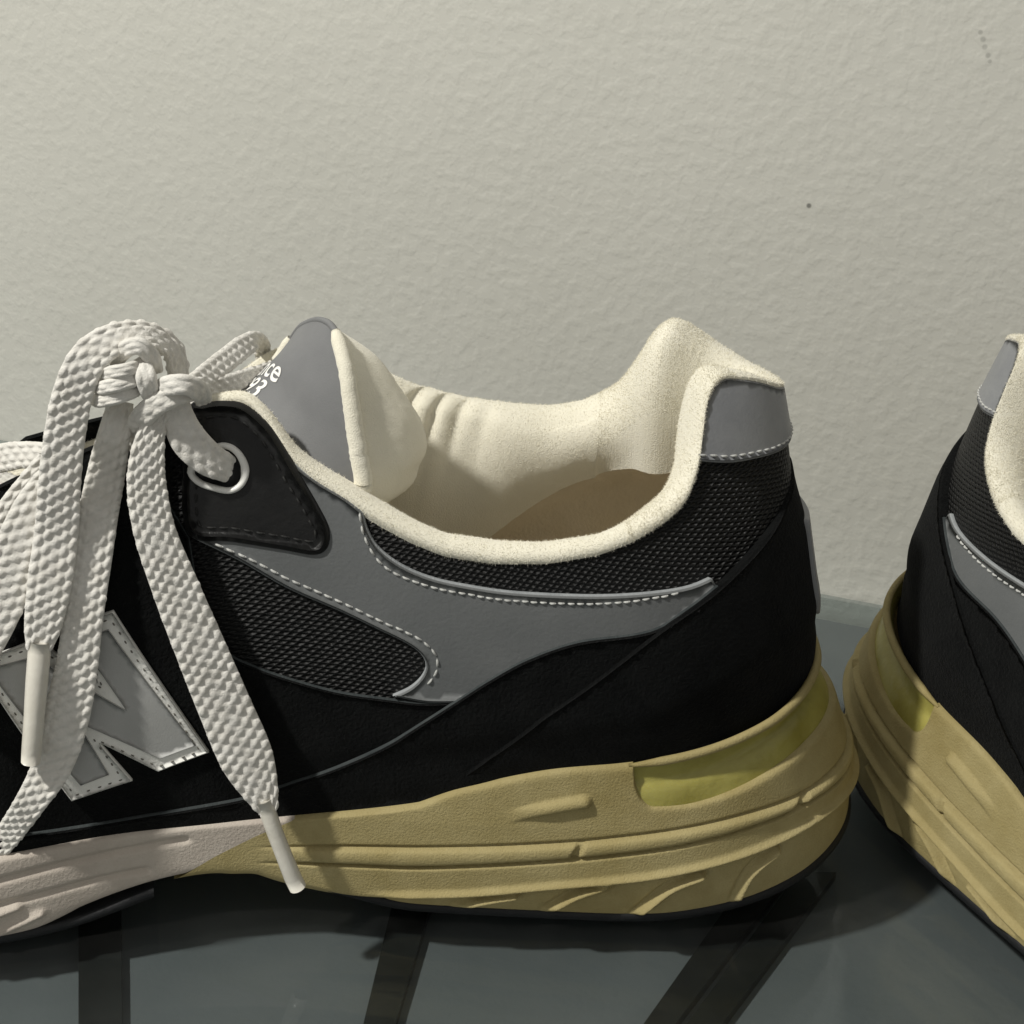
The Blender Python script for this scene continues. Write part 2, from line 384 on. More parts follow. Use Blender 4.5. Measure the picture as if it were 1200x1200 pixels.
DL = [catmull(uz(p, soleh), 6) for p in ([(604, 1049), (560, 1057), (507, 1075)], [(712, 1037), (670, 1052), (617, 1083)], [(822, 1026), (783, 1043), (737, 1079)], [(910, 996), (880, 1022), (862, 1058)])]
EL = catmull(uz([(585, 961), (630, 949), (685, 939)], soleh), 6)
GAP = [uz([(683, 986), (672, 1004)], soleh), uz([(943, 930), (930, 946)], soleh)]
F1 = catmull(uz([(-60, 1050), (0, 1033), (67, 1015), (133, 1000), (217, 985)], soleh), 6)
F2 = catmull(uz([(-60, 1078), (0, 1062), (100, 1035), (170, 1020)], soleh), 6)
F3 = [uz([(-20, 1078), (20, 1062)], soleh), uz([(0, 1093), (48, 1070)], soleh), uz([(-50, 1092), (-15, 1072)], soleh)]
def heel_relief(U, Z):
    a = np.abs(U); fade = 1-sstep(138, 158, a)
    A, B, C = zA(U), zB(U), zC(U)
    t = np.clip((Z-B)/(A-B+1e-6), 0, 1)
    band = np.where((Z > B) & (Z < A), np.sqrt(np.clip(1-(2*t-1)**2, 0, 1)), 0)*1.25
    for g in GAP: band = band*sstep(0.35, 1.1, segdist(a, Z, g))
    low = np.where(Z <= B, 0.75*sstep(0.0, 0.7, B-Z), 0)
    rid = 1.3*np.exp(-((Z-C)/0.75)**2)*(1-sstep(122, 134, a))
    below = -1.1*sstep(0.4, 1.9, C-Z)
    d = 9
    for P in DL: d = np.minimum(d, segdist(a, Z, P))
    dr = 2.2*np.exp(-(d/0.8)**2)*(Z < C+0.5)
    e = 1.5*np.sqrt(np.clip(1-(segdist(a, Z, EL)/1.5)**2, 0, 1))*(1-sstep(EL[:, 0].min()+6, EL[:, 0].max()-0.5, a))
    gr = -1.2*np.exp(-((Z-A)/0.38)**2) - 1.3*np.exp(-((Z-B)/0.38)**2) - 0.8*np.exp(-((Z-C+1.5)/0.45)**2)*(1-sstep(122, 134, a)) - 0.7*np.exp(-((d-1.35)/0.4)**2)*(Z < C-1)
    return (band+low+rid+below+dr+gr)*fade+e
def fore_relief(U, Z):
    a = np.abs(U); h = 0*a
    for P in (F1, F2): h = h - 0.9*np.exp(-(segdist(a, Z, P)/0.8)**2)
    for P in F3: h = h + 1.1*np.exp(-(segdist(a, Z, P)/0.9)**2)
    return h
bnd = uz([(177, 1052), (205, 1032), (250, 1005), (300, 980), (345, 961), (397, 943)], soleh)
bnd = bnd[np.argsort(bnd[:, 1])]
def ub(z): return np.interp(z, bnd[:, 1], bnd[:, 0])
LIP = [(0.0, 0.0), (0.5, 0.25), (1.1, 0.3), (3.0, 0.3), (7.0, 0.25), (14, 0.0)]   # (inward, up) roll of the top edge
def sole_wall(name, m, us, wfun, ztop, zbot, relief, nz=124, par=root, split=False):
    V, cols = [], []
    for u0 in us:
        zb, zt = float(zbot(u0)), float(ztop(u0))
        zm = min(float(zGel(u0))-1.0, float(zTop(u0))-4.0) if split else zb+(zt-zb)*0.75
        n1 = int(nz*0.78); zz = np.r_[np.linspace(zb, zm, n1, endpoint=False), np.linspace(zm, zt, nz-n1)]
        uu = wfun(u0, zz)
        cols.append((uu, zz))
    U = np.array([c[0] for c in cols]); Z = np.array([c[1] for c in cols])
    H = relief(U, Z)
    tt = (Z-Z[:, :1])/(Z[:, -1:]-Z[:, :1])
    H = H*sstep(0, 0.04, 1-tt)*(0.0+1.0*sstep(0.0, 0.08, tt)) - 0.5*np.exp(-(1-tt)/0.012) - 0.8*np.exp(-tt/0.05)
    P = sole(U, Z, H)
    # lip inward at the top, closing strip at the bottom
    n2 = outn(U[:, -1])*(1 if _s else -1); T = P[:, -1]
    lip = [T + np.c_[-n2*a, np.full(len(T), b)] for a, b in LIP[1:]]
    n1 = outn(U[:, 0])*(1 if _s else -1); Bq = P[:, 0]
    bot = [Bq + np.c_[-n1*a, np.full(len(Bq), -0.0)] for a in (26, 10, 1.0)]
    full = np.stack(bot + [P[:, k] for k in range(nz)] + lip, 1)
    nv = full.shape[1]
    return mesh_obj(name, full.reshape(-1, 3), grid_faces(len(us), nv), m, par)
def warp_heel(s):
    def w(u0, zz):
        a = abs(u0); k = sstep(100, 165, a); tgt = a + (ub(zz)-165)*k
        return np.sign(u0)*tgt
    return w
def warp_fore(u0, zz):
    a = abs(u0); k = 1-sstep(165, 225, a); return np.sign(u0)*(a+(ub(zz)-165)*k)
hu = np.unique(np.r_[np.arange(-165, -82, 0.8), np.arange(-82, -66, 0.4), np.arange(-66, 20, 0.8), np.arange(20, 68, 0.45), np.arange(68, 80, 0.22), np.arange(80, 165, 0.45), 165.0])
hu = hu[np.r_[True, np.diff(hu) > 0.12]]
zbotk = lambda u: zBot_(u)+1.3*(1-sstep(148, 155, np.abs(u)))*1.0
sole_wall('midsole_heel', 'khaki', hu, warp_heel(1), zcut, zbotk, heel_relief, split=True)
fu = np.r_[np.arange(165, UMAX-0.01, 0.7), UMAX-0.02]
fu2 = np.r_[fu, -fu[::-1][0:]]
sole_wall('midsole_forefoot', 'pinkfoam', fu2, warp_fore, zTop, lambda u: zBot_(u)+1.2, fore_relief, 60)
def outsole(us, name='outsole'):
    us = np.asarray(us); P = []
    zb = zBot_(us)
    n = outn(us)*(1 if _s else -1)
    for (d, dz) in ((-30, -0.6), (-12, -0.6), (-1.2, -0.6), (-0.1, -0.2), (0.15, 0.6), (0.0, 1.7), (-0.8, 2.0), (-8, 2.1)):
        q = sole(us, np.maximum(zb, -3)+0*us, 0.0); q = q+np.c_[n*d, np.full(len(us), dz)]
        P.append(q)
    P = np.stack(P, 1); return mesh_obj(name, P.reshape(-1, 3), grid_faces(len(us), P.shape[1]), 'rubber', root)
outsole(np.arange(-141, 141.1, 1.0))
o_ = outsole(np.r_[np.arange(178, UMAX-0.01, 1.0), -np.arange(178, UMAX-0.01, 1.0)[::-1]])
# gel window behind the cut
gu = np.arange(-UG0-1, UG0+1.01, 0.8)
def gel():
    rows = []
    zt, zg = zTop(gu), zGel(gu); n = outn(gu)*(1 if _s else -1)
    for t, d in ((-0.12, 1.2), (0.0, 1.5), (0.14, 1.7), (0.30, 2.0), (0.42, 2.6), (0.47, 3.4), (0.52, 3.9), (0.62, 3.8), (0.78, 3.2), (0.92, 2.2), (1.04, 1.4)):
        z = zg+(zt-zg)*t; rows.append(sole(gu, z, -d*(1-0.55*sstep(46, 72, np.abs(gu)))))
    P = np.stack(rows, 1); return mesh_obj('gel_window', P.reshape(-1, 3), grid_faces(len(gu), P.shape[1]), 'gel', root)
gel()
def tube(name, P, r, m, parent, closed=False, nseg=10, flat=1.0, nrm=None, kind=None):
    P = np.asarray(P, float); n = len(P); r = np.broadcast_to(r, (n,)) if np.ndim(r) < 2 else r
    T = np.gradient(P, axis=0) if not closed else np.roll(P, -1, 0)-np.roll(P, 1, 0)
    T /= np.linalg.norm(T, axis=1, keepdims=True)+1e-9
    a = np.array([0, 0, 1.0]) if nrm is None else nrm
    A = np.cross(T, np.broadcast_to(a, P.shape)); A /= np.linalg.norm(A, axis=1, keepdims=True)+1e-9
    Bv = np.cross(A, T)
    V = []
    for i in range(n):
        for k in range(nseg):
            th = 2*math.pi*k/nseg
            V.append(P[i]+r[i]*(math.cos(th)*A[i]+flat*math.sin(th)*Bv[i]))
    Fc = grid_faces(n, nseg, closed, True)
    if not closed:
        Fc.append(tuple(range(nseg))[::-1]); Fc.append(tuple((n-1)*nseg+k for k in range(nseg)))
    return mesh_obj(name, V, Fc, m, parent, kind=kind)
us = np.arange(-UG0-1, UG0+1.1, 1.0)
tube('midsole_rim', sole(us, zTop(us)-0.2, -0.7), np.interp(np.abs(us), [0, UG0-6, UG0+2], [1.0, 1.0, 0.35]), 'khaki', root)

# ------------------------------------------------------------------ rim of the collar
rim_near_px = [(226, 478), (258, 468), (290, 466), (317, 493), (343, 537), (372, 562), (404, 582), (442, 607), (480, 628), (520, 645), (580, 655), (640, 655), (700, 645), (740, 629), (780, 604), (804, 580), (813, 552), (818, 528), (820, 490), (825, 456), (840, 437)]
rim_far_px = [(874, 416), (840, 398), (806, 378), (786, 366), (774, 368), (760, 386), (748, 409), (720, 446), (680, 464), (640, 470), (600, 467), (540, 460), (480, 444), (454, 431), (340, 400), (300, 416), (262, 440)]
RN = uz(rim_near_px, near); RF = uz(rim_far_px, farh)


def u_of_x(x): return float(np.interp(x, OUT[:, 0], dU))
THR = [(u_of_x(175), 97), (u_of_x(200), 84.5), (u_of_x(222), 76.5), (u_of_x(234), 72.5), (u_of_x(240), float(Ttop(240))-1.2)]
rimn = np.vstack([RN[RN[:, 0] < 166], THR, [(0, 112.5), (12, 114.5), (22, 117.5)]])
rimf = np.vstack([np.c_[-RF[:, 0], RF[:, 1]-3.0][:14], [(0, 112.5), (10, 112.2)], [(140, 106), (151, 111), (157, 109), (166, 101)], [(q[0], q[1]-o) for q, o in zip(THR, (15, 12, 5, 2, 0))]])
def rimfun(P, sig):
    p = P[np.argsort(P[:, 0])]; g = np.linspace(0, 280, 1120); v = np.interp(g, p[:, 0], p[:, 1])
    k = np.exp(-0.5*(np.arange(-40, 41)*(g[1]-g[0])/sig)**2); k /= k.sum()
    v = np.convolve(np.pad(v, 40, mode='edge'), k, 'valid'); v = np.minimum(v, 26+0.995*(Ttop(np.interp(g, dU, OUT[:, 0]))-26)); return lambda a: np.interp(a, g, v)
rn_, rf_ = rimfun(rimn, 1.6), rimfun(rimf, 2.2)
URIM = u_of_x(240)
def zrim(u):
    u = np.asarray(u, float); return np.where(u >= 0, rn_(np.abs(u)), rf_(np.abs(u)))
# ---- knit shell of the upper (side), from inside the sole up to the collar / throat edge
su = np.unique(np.r_[np.linspace(-URIM, URIM, 560), np.arange(-60, -30, 0.25), np.arange(30, 60, 0.25)]); su = su[np.r_[True, np.diff(su) > 0.1]]
tt = np.linspace(0, 1, 60)
U = np.repeat(su[:, None], 60, 1); Z0 = zTop(su)-6
Zs = Z0[:, None]+(zrim(su)-Z0)[:, None]*tt[None]
P = upper(U, Zs)
mesh_obj('knit_upper', P.reshape(-1, 3), grid_faces(len(su), 60), 'knit', root, uv=np.stack([U, Zs], -1).reshape(-1, 2))
# toe box: closed dome over the front
def toebox():
    xs = np.r_[np.linspace(238.5, 280, 30), np.linspace(281, 291, 14)]; V = []
    nphi = 41
    for x in xs:
        u = u_of_x(x); zt = float(zTop(u))-6
        for ph in np.linspace(-1, 1, nphi):
            f_ = (1-abs(ph))                       # 0 at the edge, 1 on the ridge
            Tp = float(Ttop(x)); 
            hh = math.sin(f_*math.pi/2)
            z = zt+(26+0.998*(Tp-26)-zt)*hh if f_ < 1 else 26+0.9984*(Tp-26)
            q = upper(np.array(math.copysign(u, ph)), np.array(z)); V.append(q)
    n = len(xs)
    mesh_obj('toe_box', V, grid_faces(n, nphi), 'suede', root)
toebox()
# ---- lining: rolls over the rim, pads the collar, runs down to the insole
LP = [(0.3, -1.6), (-0.3, -0.6), (-0.4, 0.3), (0.0, 1.1), (0.9, 1.8), (2.4, 2.2), (4.2, 2.0), (6.2, 1.0), (8.2, -0.9), (9.6, -4.0), (10.4, -8.5), (10.3, -13.5), (9.4, -18.5), (8.0, -23.5), (7.0, -27.0)]
LP = np.array(LP)
seam = uz([(788, 526), (740, 534), (680, 552), (640, 572), (600, 600), (564, 626)], farh)
def lining():
    lu = np.unique(np.r_[np.linspace(-URIM, URIM, 700), np.arange(-62, -28, 0.2), np.arange(28, 62, 0.2)]); lu = lu[np.r_[True, np.diff(lu) > 0.08]]; rows = []
    zr = zrim(lu); base = upper(lu, zr-2.0)
    nn = upn(lu, np.minimum(zr-8, 100)); nh = nn.copy(); nh[:, 2] = 0; nh /= np.linalg.norm(nh, axis=1, keepdims=True)
    a = np.abs(lu); pad = 1-0.72*sstep(135, 158, a); pad = pad*(1-0.28*(1-sstep(10, 42, a)))
    rimk = 1-0.3*sstep(140, 160, a)-0.5*sstep(164, 172, a)*(lu > 0)
    fine = catmull(LP, 4)
    hk = 1-0.62*(1-sstep(30, 44, a))*sstep(-30, -4, lu)
    pe = np.interp(a, [0, 30, 46, 58, 73, 84, 95, 104, 125, 150], [86, 87, 86.4, 83.4, 78.7, 74, 67.4, 61.3, 54, 62])
    kk_ = np.exp(-0.5*(np.arange(-24, 25)/9.0)**2); kk_ /= kk_.sum(); pe = np.convolve(np.pad(pe, 24, mode='edge'), kk_, 'valid')
    plen = np.clip((zr-pe)/27.0, 0.5, 1.7)
    for (d, dz) in fine:
        s_in = pad if d > 2 else 1.0
        dd = np.where(d > 2, 2+(d-2)*pad, d)*rimk
        q = upper(lu, np.maximum(zr-2.0, 20))
        q = q - nh*dd[:, None]; q[:, 2] = zr+dz*((0.55+0.45*pad)*(plen if dz < -1.7 else 1+(plen-1)*max(0, (-dz-0.9)/0.8)) if dz < 0 else rimk*hk)
        rows.append(q)
    P = np.stack(rows, 1)
    # slow puckers of the padding + folds beside the tongue
    V = P.copy(); k = np.linspace(0, 1, P.shape[1])
    w = np.exp(-((k-0.62)/0.22)**2)[None]
    wob = 0.45*np.sin(lu/7.3+1.1)+0.35*np.sin(lu/3.9+0.4)+0.3*np.sin(lu/15.0)
    amp = wob[:, None]*w
    for (uc, ww, am, sl) in ((-121, 1.6, 2.3, -26), (-114, 1.5, 2.0, -26), (-107, 1.9, 1.3, -24), (-99, 2.4, 0.6, -20)):
        amp = amp - am*np.exp(-((lu[:, None]-uc-sl*(k[None]-0.5))/ww)**2)*np.exp(-((k[None]-0.52)/0.17)**2)
    V[..., 0] += -nh[:, :1]*amp; V[..., 1] += -nh[:, 1:2]*amp
    jit = rng.normal(0, 0.02, V.shape); V += jit
    o = mesh_obj('collar_lining', V.reshape(-1, 3), grid_faces(len(lu), P.shape[1], flip=True), 'lining', root)
    # short fuzz of the terry lining
    Nf = 48000; ii = rng.integers(0, len(lu)-1, Nf); jj = rng.integers(0, 44, Nf); fa, fb = rng.random(Nf)[:, None], rng.random(Nf)[:, None]
    A0, A1, A2, A3 = V[ii, jj], V[ii+1, jj], V[ii, jj+1], V[ii+1, jj+1]
    p0 = A0*(1-fa)*(1-fb)+A1*fa*(1-fb)+A2*(1-fa)*fb+A3*fa*fb
    nf = np.cross(A1-A0, A2-A0); nf /= np.linalg.norm(nf, axis=1, keepdims=True)+1e-9
    cen = V[:, 30].mean(0); 
    ok = np.sign(((V[ii, np.minimum(jj+1, 44)]-V[ii, jj]) * 0).sum(1)+1)
    ref = upn(lu[ii], np.full(Nf, 80.0)); flip = np.where(jj[:, None] < 12, np.sign((nf*ref).sum(1))[:, None], -np.sign((nf*ref).sum(1))[:, None]); up_ = np.where((jj[:, None] > 10) & (jj[:, None] < 26), np.sign(nf[:, 2:3]), flip)
    nf = nf*np.where(up_ == 0, 1, up_)
    dr = nf+rng.normal(0, 0.55, nf.shape); dr /= np.linalg.norm(dr, axis=1, keepdims=True)
    ln = rng.uniform(0.25, 0.6, Nf)[:, None]; sd = np.cross(dr, rng.normal(0, 1, dr.shape)); sd /= np.linalg.norm(sd, axis=1, keepdims=True)
    FV = np.stack([p0-sd*0.05, p0+sd*0.05, p0+dr*ln], 1).reshape(-1, 3)
    mesh_obj('lining_fuzz', FV, np.arange(Nf*3).reshape(-1, 3), 'lining', o, smooth=False, kind='stuff')
    # lower lining
    rows = [P[:, -1]]
    for t in np.linspace(0.08, 1, 14):
        z = P[:, -1, 2]*(1-t)+(zTop(lu)-2)*t
        q = upper(lu, np.maximum(z, 24)); d = 5.2-1.2*t + 0.9*(1-t)*np.where(t > 0.1, 0.3, 1)
        q = q-nh*d; q[:, 2] = z; rows.append(q)
    P2 = np.stack(rows, 1)
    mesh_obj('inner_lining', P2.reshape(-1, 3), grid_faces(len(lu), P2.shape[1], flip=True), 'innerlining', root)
lining()
def insole():
    xs = np.linspace(6, 262, 90); V = []
    for x in xs:
        u = u_of_x(x); z = float(zTop(u))
        for v in np.linspace(-1, 1, 31):
            q = upper(np.array(u), np.array(max(z, 27.))); V.append((q[0], q[1]*v*0.94, z-1-5.5*(1-v*v)**0.8))
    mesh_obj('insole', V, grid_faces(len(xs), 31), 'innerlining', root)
insole()

# ------------------------------------------------------------------ panels on the upper
def poly_area(p): return 0.5*np.sum(p[:, 0]*np.roll(p[:, 1], -1)-np.roll(p[:, 0], -1)*p[:, 1])
def inset(p, d):
    """offset a closed CCW polygon inwards"""
    a = p-np.roll(p, 1, 0); b = np.roll(p, -1, 0)-p
    a /= np.linalg.norm(a, axis=1, keepdims=True)+1e-9; b /= np.linalg.norm(b, axis=1, keepdims=True)+1e-9
    na = np.c_[-a[:, 1], a[:, 0]]; nb = np.c_[-b[:, 1], b[:, 0]]
    m_ = na+nb; l = np.maximum((m_*na).sum(1), 0.35)[:, None]
    return p+m_/l*d*1.0
def closed(pts, corner=False, hit=near, step=1.0):
    """pts: list of polylines (each smoothed on its own, corners between them)"""
    out = []
    for seg in pts:
        q = uz(seg, hit)
        out.append(q if len(q) < 3 or corner else catmull(q, 8))
    q = np.vstack(out)
    q = resample(q, step, True)
    if poly_area(q) < 0: q = q[::-1]
    return q
def inside(pt, poly):
    x, y = pt; c = False; j = len(poly)-1
    for i in range(len(poly)):
        if (poly[i, 1] > y) != (poly[j, 1] > y) and x < (poly[j, 0]-poly[i, 0])*(y-poly[i, 1])/(poly[j, 1]-poly[i, 1]+1e-12)+poly[i, 0]: c = not c
        j = i
    return c
def panel(name, q, h, m, parent=root, edge=0.5, base=-0.6, grid=1.5, surf=None, kind=None, emat=None):
    surf = surf or upoff
    if callable(h): hf = h
    else: hf = lambda u, z: h+0*u
    q1 = inset(q, edge*0.35); q2 = inset(q, edge)
    (x0, y0), (x1, y1) = q2.min(0), q2.max(0)
    gx, gy = np.meshgrid(np.arange(x0+grid/2, x1, grid), np.arange(y0+grid/2, y1, grid), indexing='ij')
    pts = np.c_[gx.ravel(), gy.ravel()]
    core = inset(q2, 0.7)
    # vectorised inside test
    c = np.zeros(len(pts), bool); j = len(core)-1
    for i in range(len(core)):
        cond = (core[i, 1] > pts[:, 1]) != (core[j, 1] > pts[:, 1])
        xi = (core[j, 0]-core[i, 0])*(pts[:, 1]-core[i, 1])/(core[j, 1]-core[i, 1]+1e-12)+core[i, 0]
        c ^= cond & (pts[:, 0] < xi); j = i
    pts = pts[c]
    n = len(q2)
    allp = np.vstack([q2, pts])
    res = delaunay_2d_cdt([Vector(p) for p in allp], [(i, (i+1) % n) for i in range(n)], [], 1, 1e-5)
    vs = np.array([tuple(v) for v in res[0]])
    orig = res[3]
    top = surf(vs[:, 0], vs[:, 1], hf(vs[:, 0], vs[:, 1]))
    V = [top]; uv = [vs]; Fc = [tuple(f) for f in res[2]]
    ring2 = {}
    for k, o in enumerate(orig):
        for a in o:
            if a < n: ring2[a] = k
    b1 = len(vs)
    V.append(surf(q1[:, 0], q1[:, 1], hf(q1[:, 0], q1[:, 1])-0.12*edge/0.5)); uv.append(q1)
    V.append(surf(q[:, 0], q[:, 1], hf(q[:, 0], q[:, 1])-0.42*edge/0.5)); uv.append(q)
    V.append(surf(q[:, 0], q[:, 1], base+0*q[:, 0])); uv.append(q)
    for i in range(n):
        j = (i+1) % n
        if i in ring2 and j in ring2: Fc.append((ring2[i], ring2[j], b1+j, b1+i))
        for k in (0, 1): Fc.append((b1+k*n+i, b1+k*n+j, b1+(k+1)*n+j, b1+(k+1)*n+i))
    ob = mesh_obj(name, np.vstack(V), Fc, m, parent, uv=np.vstack(uv), kind=kind)
    if emat and len(ob.data.polygons) == len(Fc):
        ob.data.materials.append(M[emat]); nf = len(res[2]); cnt = 0
        for k in range(nf, len(Fc)):
            if min(Fc[k]) >= b1: ob.data.polygons[k].material_index = 1
    return ob
def stitches(name, line, h, m='thread', step=2.45, length=1.85, r=0.27, parent=root, surf=None):
    """a row of single thread stitches lying on a seam (one joined part)"""
    surf = surf or upoff
    line = resample(line, 0.25); d = np.r_[0, np.cumsum(np.linalg.norm(np.diff(line, axis=0), axis=1))]
    V, Fc = [], []
    s = 0.5
    while s+length < d[-1]:
        ss = np.linspace(s, s+length, 6)
        uu = np.interp(ss, d, line[:, 0])+random.uniform(-.06, .06); zz = np.interp(ss, d, line[:, 1])+random.uniform(-.06, .06)
        lift = np.array([-0.18, 0.08, 0.17, 0.17, 0.08, -0.18])
        hh = h(uu, zz) if callable(h) else h
        C_ = surf(uu, zz, hh+lift); Nn = surf(uu, zz, hh+lift+1)-C_
        T = np.gradient(C_, axis=0); T /= np.linalg.norm(T, axis=1, keepdims=True); A = np.cross(T, Nn)
        b0 = len(V)
        for i in range(6):
            rr = r*(0.75 if i in (0, 5) else 1.0)
            for k in range(6):
                th = k*math.pi/3; V.append(C_[i]+rr*(math.cos(th)*A[i]+math.sin(th)*Nn[i]))
        for f in grid_faces(6, 6, False, True): Fc.append(tuple(b0+x for x in f))
        Fc.append(tuple(b0+x for x in range(6))[::-1]); Fc.append(tuple(b0+30+x for x in range(6)))
        s += step*random.uniform(0.95, 1.05)
    return mesh_obj(name, V, Fc, m, parent, kind='stuff')
def line_uz(pts, hit=near): return catmull(uz(pts, hit), 8)
def shift(line, d):
    t = np.gradient(line, axis=0); t /= np.linalg.norm(t, axis=1, keepdims=True)+1e-9
    return line+np.c_[-t[:, 1], t[:, 0]]*d
sole_edge = lambda us_: [('uz', float(u), float(zTop(u))-4.0) for u in us_]
# grey saddle
sad_rim = [(331, 517), (346, 541), (372, 562), (404, 581), (426, 598)]
sad_col = [(426, 598), (431, 618), (444, 640), (470, 660), (505, 675), (545, 684), (600, 692), (680, 696), (760, 693), (805, 686), (832, 675)]
sad_low = [(840, 690), (760, 752), (680, 775), (600, 800), (545, 822)]
sad_win = [(545, 822), (500, 822), (458, 814)]
sad_win2 = [(458, 814), (480, 804), (494, 791), (499, 777), (492, 764), (475, 752), (440, 735), (400, 716), (340, 690), (280, 656), (228, 631)]
sad_eye = [(228, 631), (215, 600), (240, 560), (300, 540), (331, 517)]
qs = closed([sad_rim, sad_col, sad_low, sad_win, sad_win2, sad_eye])
panel('saddle_panel', qs, 1.0, 'grey', edge=0.7, emat='paleedge')
stitches('stitching', shift(line_uz(sad_win2[2:]), 1.9) if False else line_uz([(500, 801), (511, 786), (513, 770), (503, 755), (484, 742), (446, 725), (406, 706), (346, 680), (290, 652), (248, 634)]), 1.0, 'thread')
stitches('stitching', line_uz([(422, 597), (427, 625), (440, 650), (462, 669), (500, 684), (545, 694), (600, 702), (680, 706), (740, 703), (800, 692)]), 1.0, 'thread')
# quarter of black suede below the knit window
qq = closed([[(-60, 640), (60, 600), (170, 570), (222, 628)], [(222, 628), (236, 700), (262, 758), (300, 780), (350, 797), (400, 810), (458, 818), (500, 822), (560, 818)],
             [(560, 818), (580, 880), (560, 940)], [('uz', 105, 28.0), ('uz', 140, 24), ('uz', 180, 19), ('uz', 215, 16)], [('uz', 262, 16), ('uz', 263, 36), ('uz', 258, 50)]])
panel('quarter_panel', qq, 0.8, 'suede', edge=0.6, emat='cutedge')
# foxing of suede along the sole
fox_edge = [(-60, 990), (0, 979), (27, 974), (150, 955), (277, 933), (347, 911), (395, 894), (455, 867), (500, 840), (542, 813), (575, 792), (620, 768), (680, 748), (760, 736), (800, 712), (836, 684)]
fx = [line for line in fox_edge]
qf = closed([fx, [(860, 690), (850, 760), (800, 880)], sole_edge([60, 80, 100, 120, 140, 160, 180, 200, 215, 240]), [('uz', 264, 15), ('uz', 264, 23), ('uz', 240, 22)]])
panel('foxing_panel', qf, lambda u, z: 1.7-1.3*(1-sstep(zTop(u)-2.5, zTop(u)+5, z))*(1-sstep(90, 110, np.abs(u))), 'suede', edge=0.7, emat='cutedge')
# heel counter (wraps round the heel) and heel tab
hc = uz([(930, 548), (917, 590), (882, 640), (832, 690), (762, 741), (682, 803), (617, 848), (563, 888), (520, 918), (492, 936)])
hc = catmull(np.vstack([[(0.5, 96.0)], hc]), 8)
hb = np.array([(u, float(zTop(u))-5) for u in np.linspace(hc[-1, 0]-2, 0.5, 40)])
half = np.vstack([hc, hb]); qh = np.vstack([half, (half*[-1, 1])[::-1]])
qh = resample(qh, 1.0, True); qh = qh[::-1] if poly_area(qh) < 0 else qh
panel('heel_counter', qh, lambda u, z: (2.1-1.6*sstep(80, 95, z)*(1-sstep(16, 36, np.abs(u))))*(0.5+0.5*sstep(zTop(u)-2.5, zTop(u)+5, z)), 'suede', edge=0.7)
tb = uz([(816, 540), (852, 542), (884, 537), (916, 525)])
tb = catmull(np.vstack([tb, [(0.0, tb[-1, 1]+0.5)]]), 8)
rimu = np.linspace(0.0, tb[0, 0], 24)
rp = np.array([(u+0.1*float(sstep(28, 38, u)), float(zrim(u))-0.6) for u in rimu]); rpf = np.array([(-u, float(zrim(-u))-0.8) for u in rimu])
qt = np.vstack([rp, tb, (tb*[-1, 1])[::-1], rpf[::-1]])
qt = resample(qt, 0.8, True); qt = qt[::-1] if poly_area(qt) < 0 else qt
panel('heel_tab', qt, 1.0, 'tab', edge=0.5, grid=0.9)
tl = np.vstack([tb+[0, 1.3], ((tb+[0, 1.3])*[-1, 1])[::-1]])
stitches('stitching', tl, 1.0, 'thread')
# heel patch on the back of the counter
hp0 = near(944, 640); print('HP', hp0, hc[:3])
hpz0, hpz1 = 62, 84
qp = np.array([(-9, hpz0), (9, hpz0), (10.5, hpz0+4), (9.5, hpz1), (-9.5, hpz1), (-10.5, hpz0+4)], float)
panel('heel_patch', resample(qp, 1.0, True), 2.9, 'tab', edge=0.5)
# mirrored panels on the far side
qm = (qs*[-1, 1])[::-1]; qm[:, 1] = np.minimum(qm[:, 1], zrim(qm[:, 0])-1); panel('saddle_panel', qm, 1.0, 'grey', edge=0.7)
panel('foxing_panel', (qf*[-1, 1])[::-1], 1.7, 'suede', edge=0.7)
panel('quarter_panel', (qq*[-1, 1])[::-1], 0.8, 'suede', edge=0.6)

# eyelet tab and eyestay
tab_px = [(222, 480), (240, 472), (262, 469), (287, 473), (314, 494), (331, 517), (346, 543), (375, 592), (387, 618), (385, 640), (369, 649), (331, 643), (273, 634), (222, 626), (214, 560)]
qe = catmull(uz(tab_px), 8, True); qe = resample(qe, 0.9, True); qe = qe[::-1] if poly_area(qe) < 0 else qe
panel('eyelet_tab', qe, lambda u, z: 1.9+0*u, 'patent', edge=1.2)
stitches('stitching', np.vstack([inset(qe, 3.0), inset(qe, 3.0)[:1]]), 1.9, 'blackthread')
eu = np.linspace(171, 246, 34)
qy = np.vstack([np.c_[eu, zrim(eu)+0.6], np.c_[eu, zrim(eu)-17][::-1]])
qy = resample(qy, 1.0, True); qy = qy[::-1] if poly_area(qy) < 0 else qy
panel('eyestay', qy, 1.6, 'suede', edge=0.8)
qyf = np.vstack([np.c_[-eu, zrim(-eu)+0.4], np.c_[-eu, zrim(-eu)-14][::-1]]); qyf = resample(qyf, 1.0, True); qyf = qyf[::-1] if poly_area(qyf) < 0 else qyf
panel('eyestay', qyf, 1.6, 'suede', edge=0.8)
ef = np.linspace(138, 163, 30)
qy2 = np.vstack([np.c_[-ef, zrim(-ef)-0.4], np.c_[-ef, zrim(-ef)-22][::-1]]); qy2 = resample(qy2, 1.0, True); qy2 = qy2[::-1] if poly_area(qy2) < 0 else qy2
panel('eyelet_tab', qy2, 1.9, 'patent', edge=1.0)
ring = catmull(uz([(263, 522), (280, 529), (289, 546), (286, 564), (272, 573), (252, 570), (234, 563), (226, 550), (238, 532)]), 6, True)
ring = resample(ring, 0.5, True)
tube('eyelet', upoff(ring[:, 0], ring[:, 1], np.full(len(ring), 2.1)), 0.85, 'plastic', root, True, 10, 0.75)
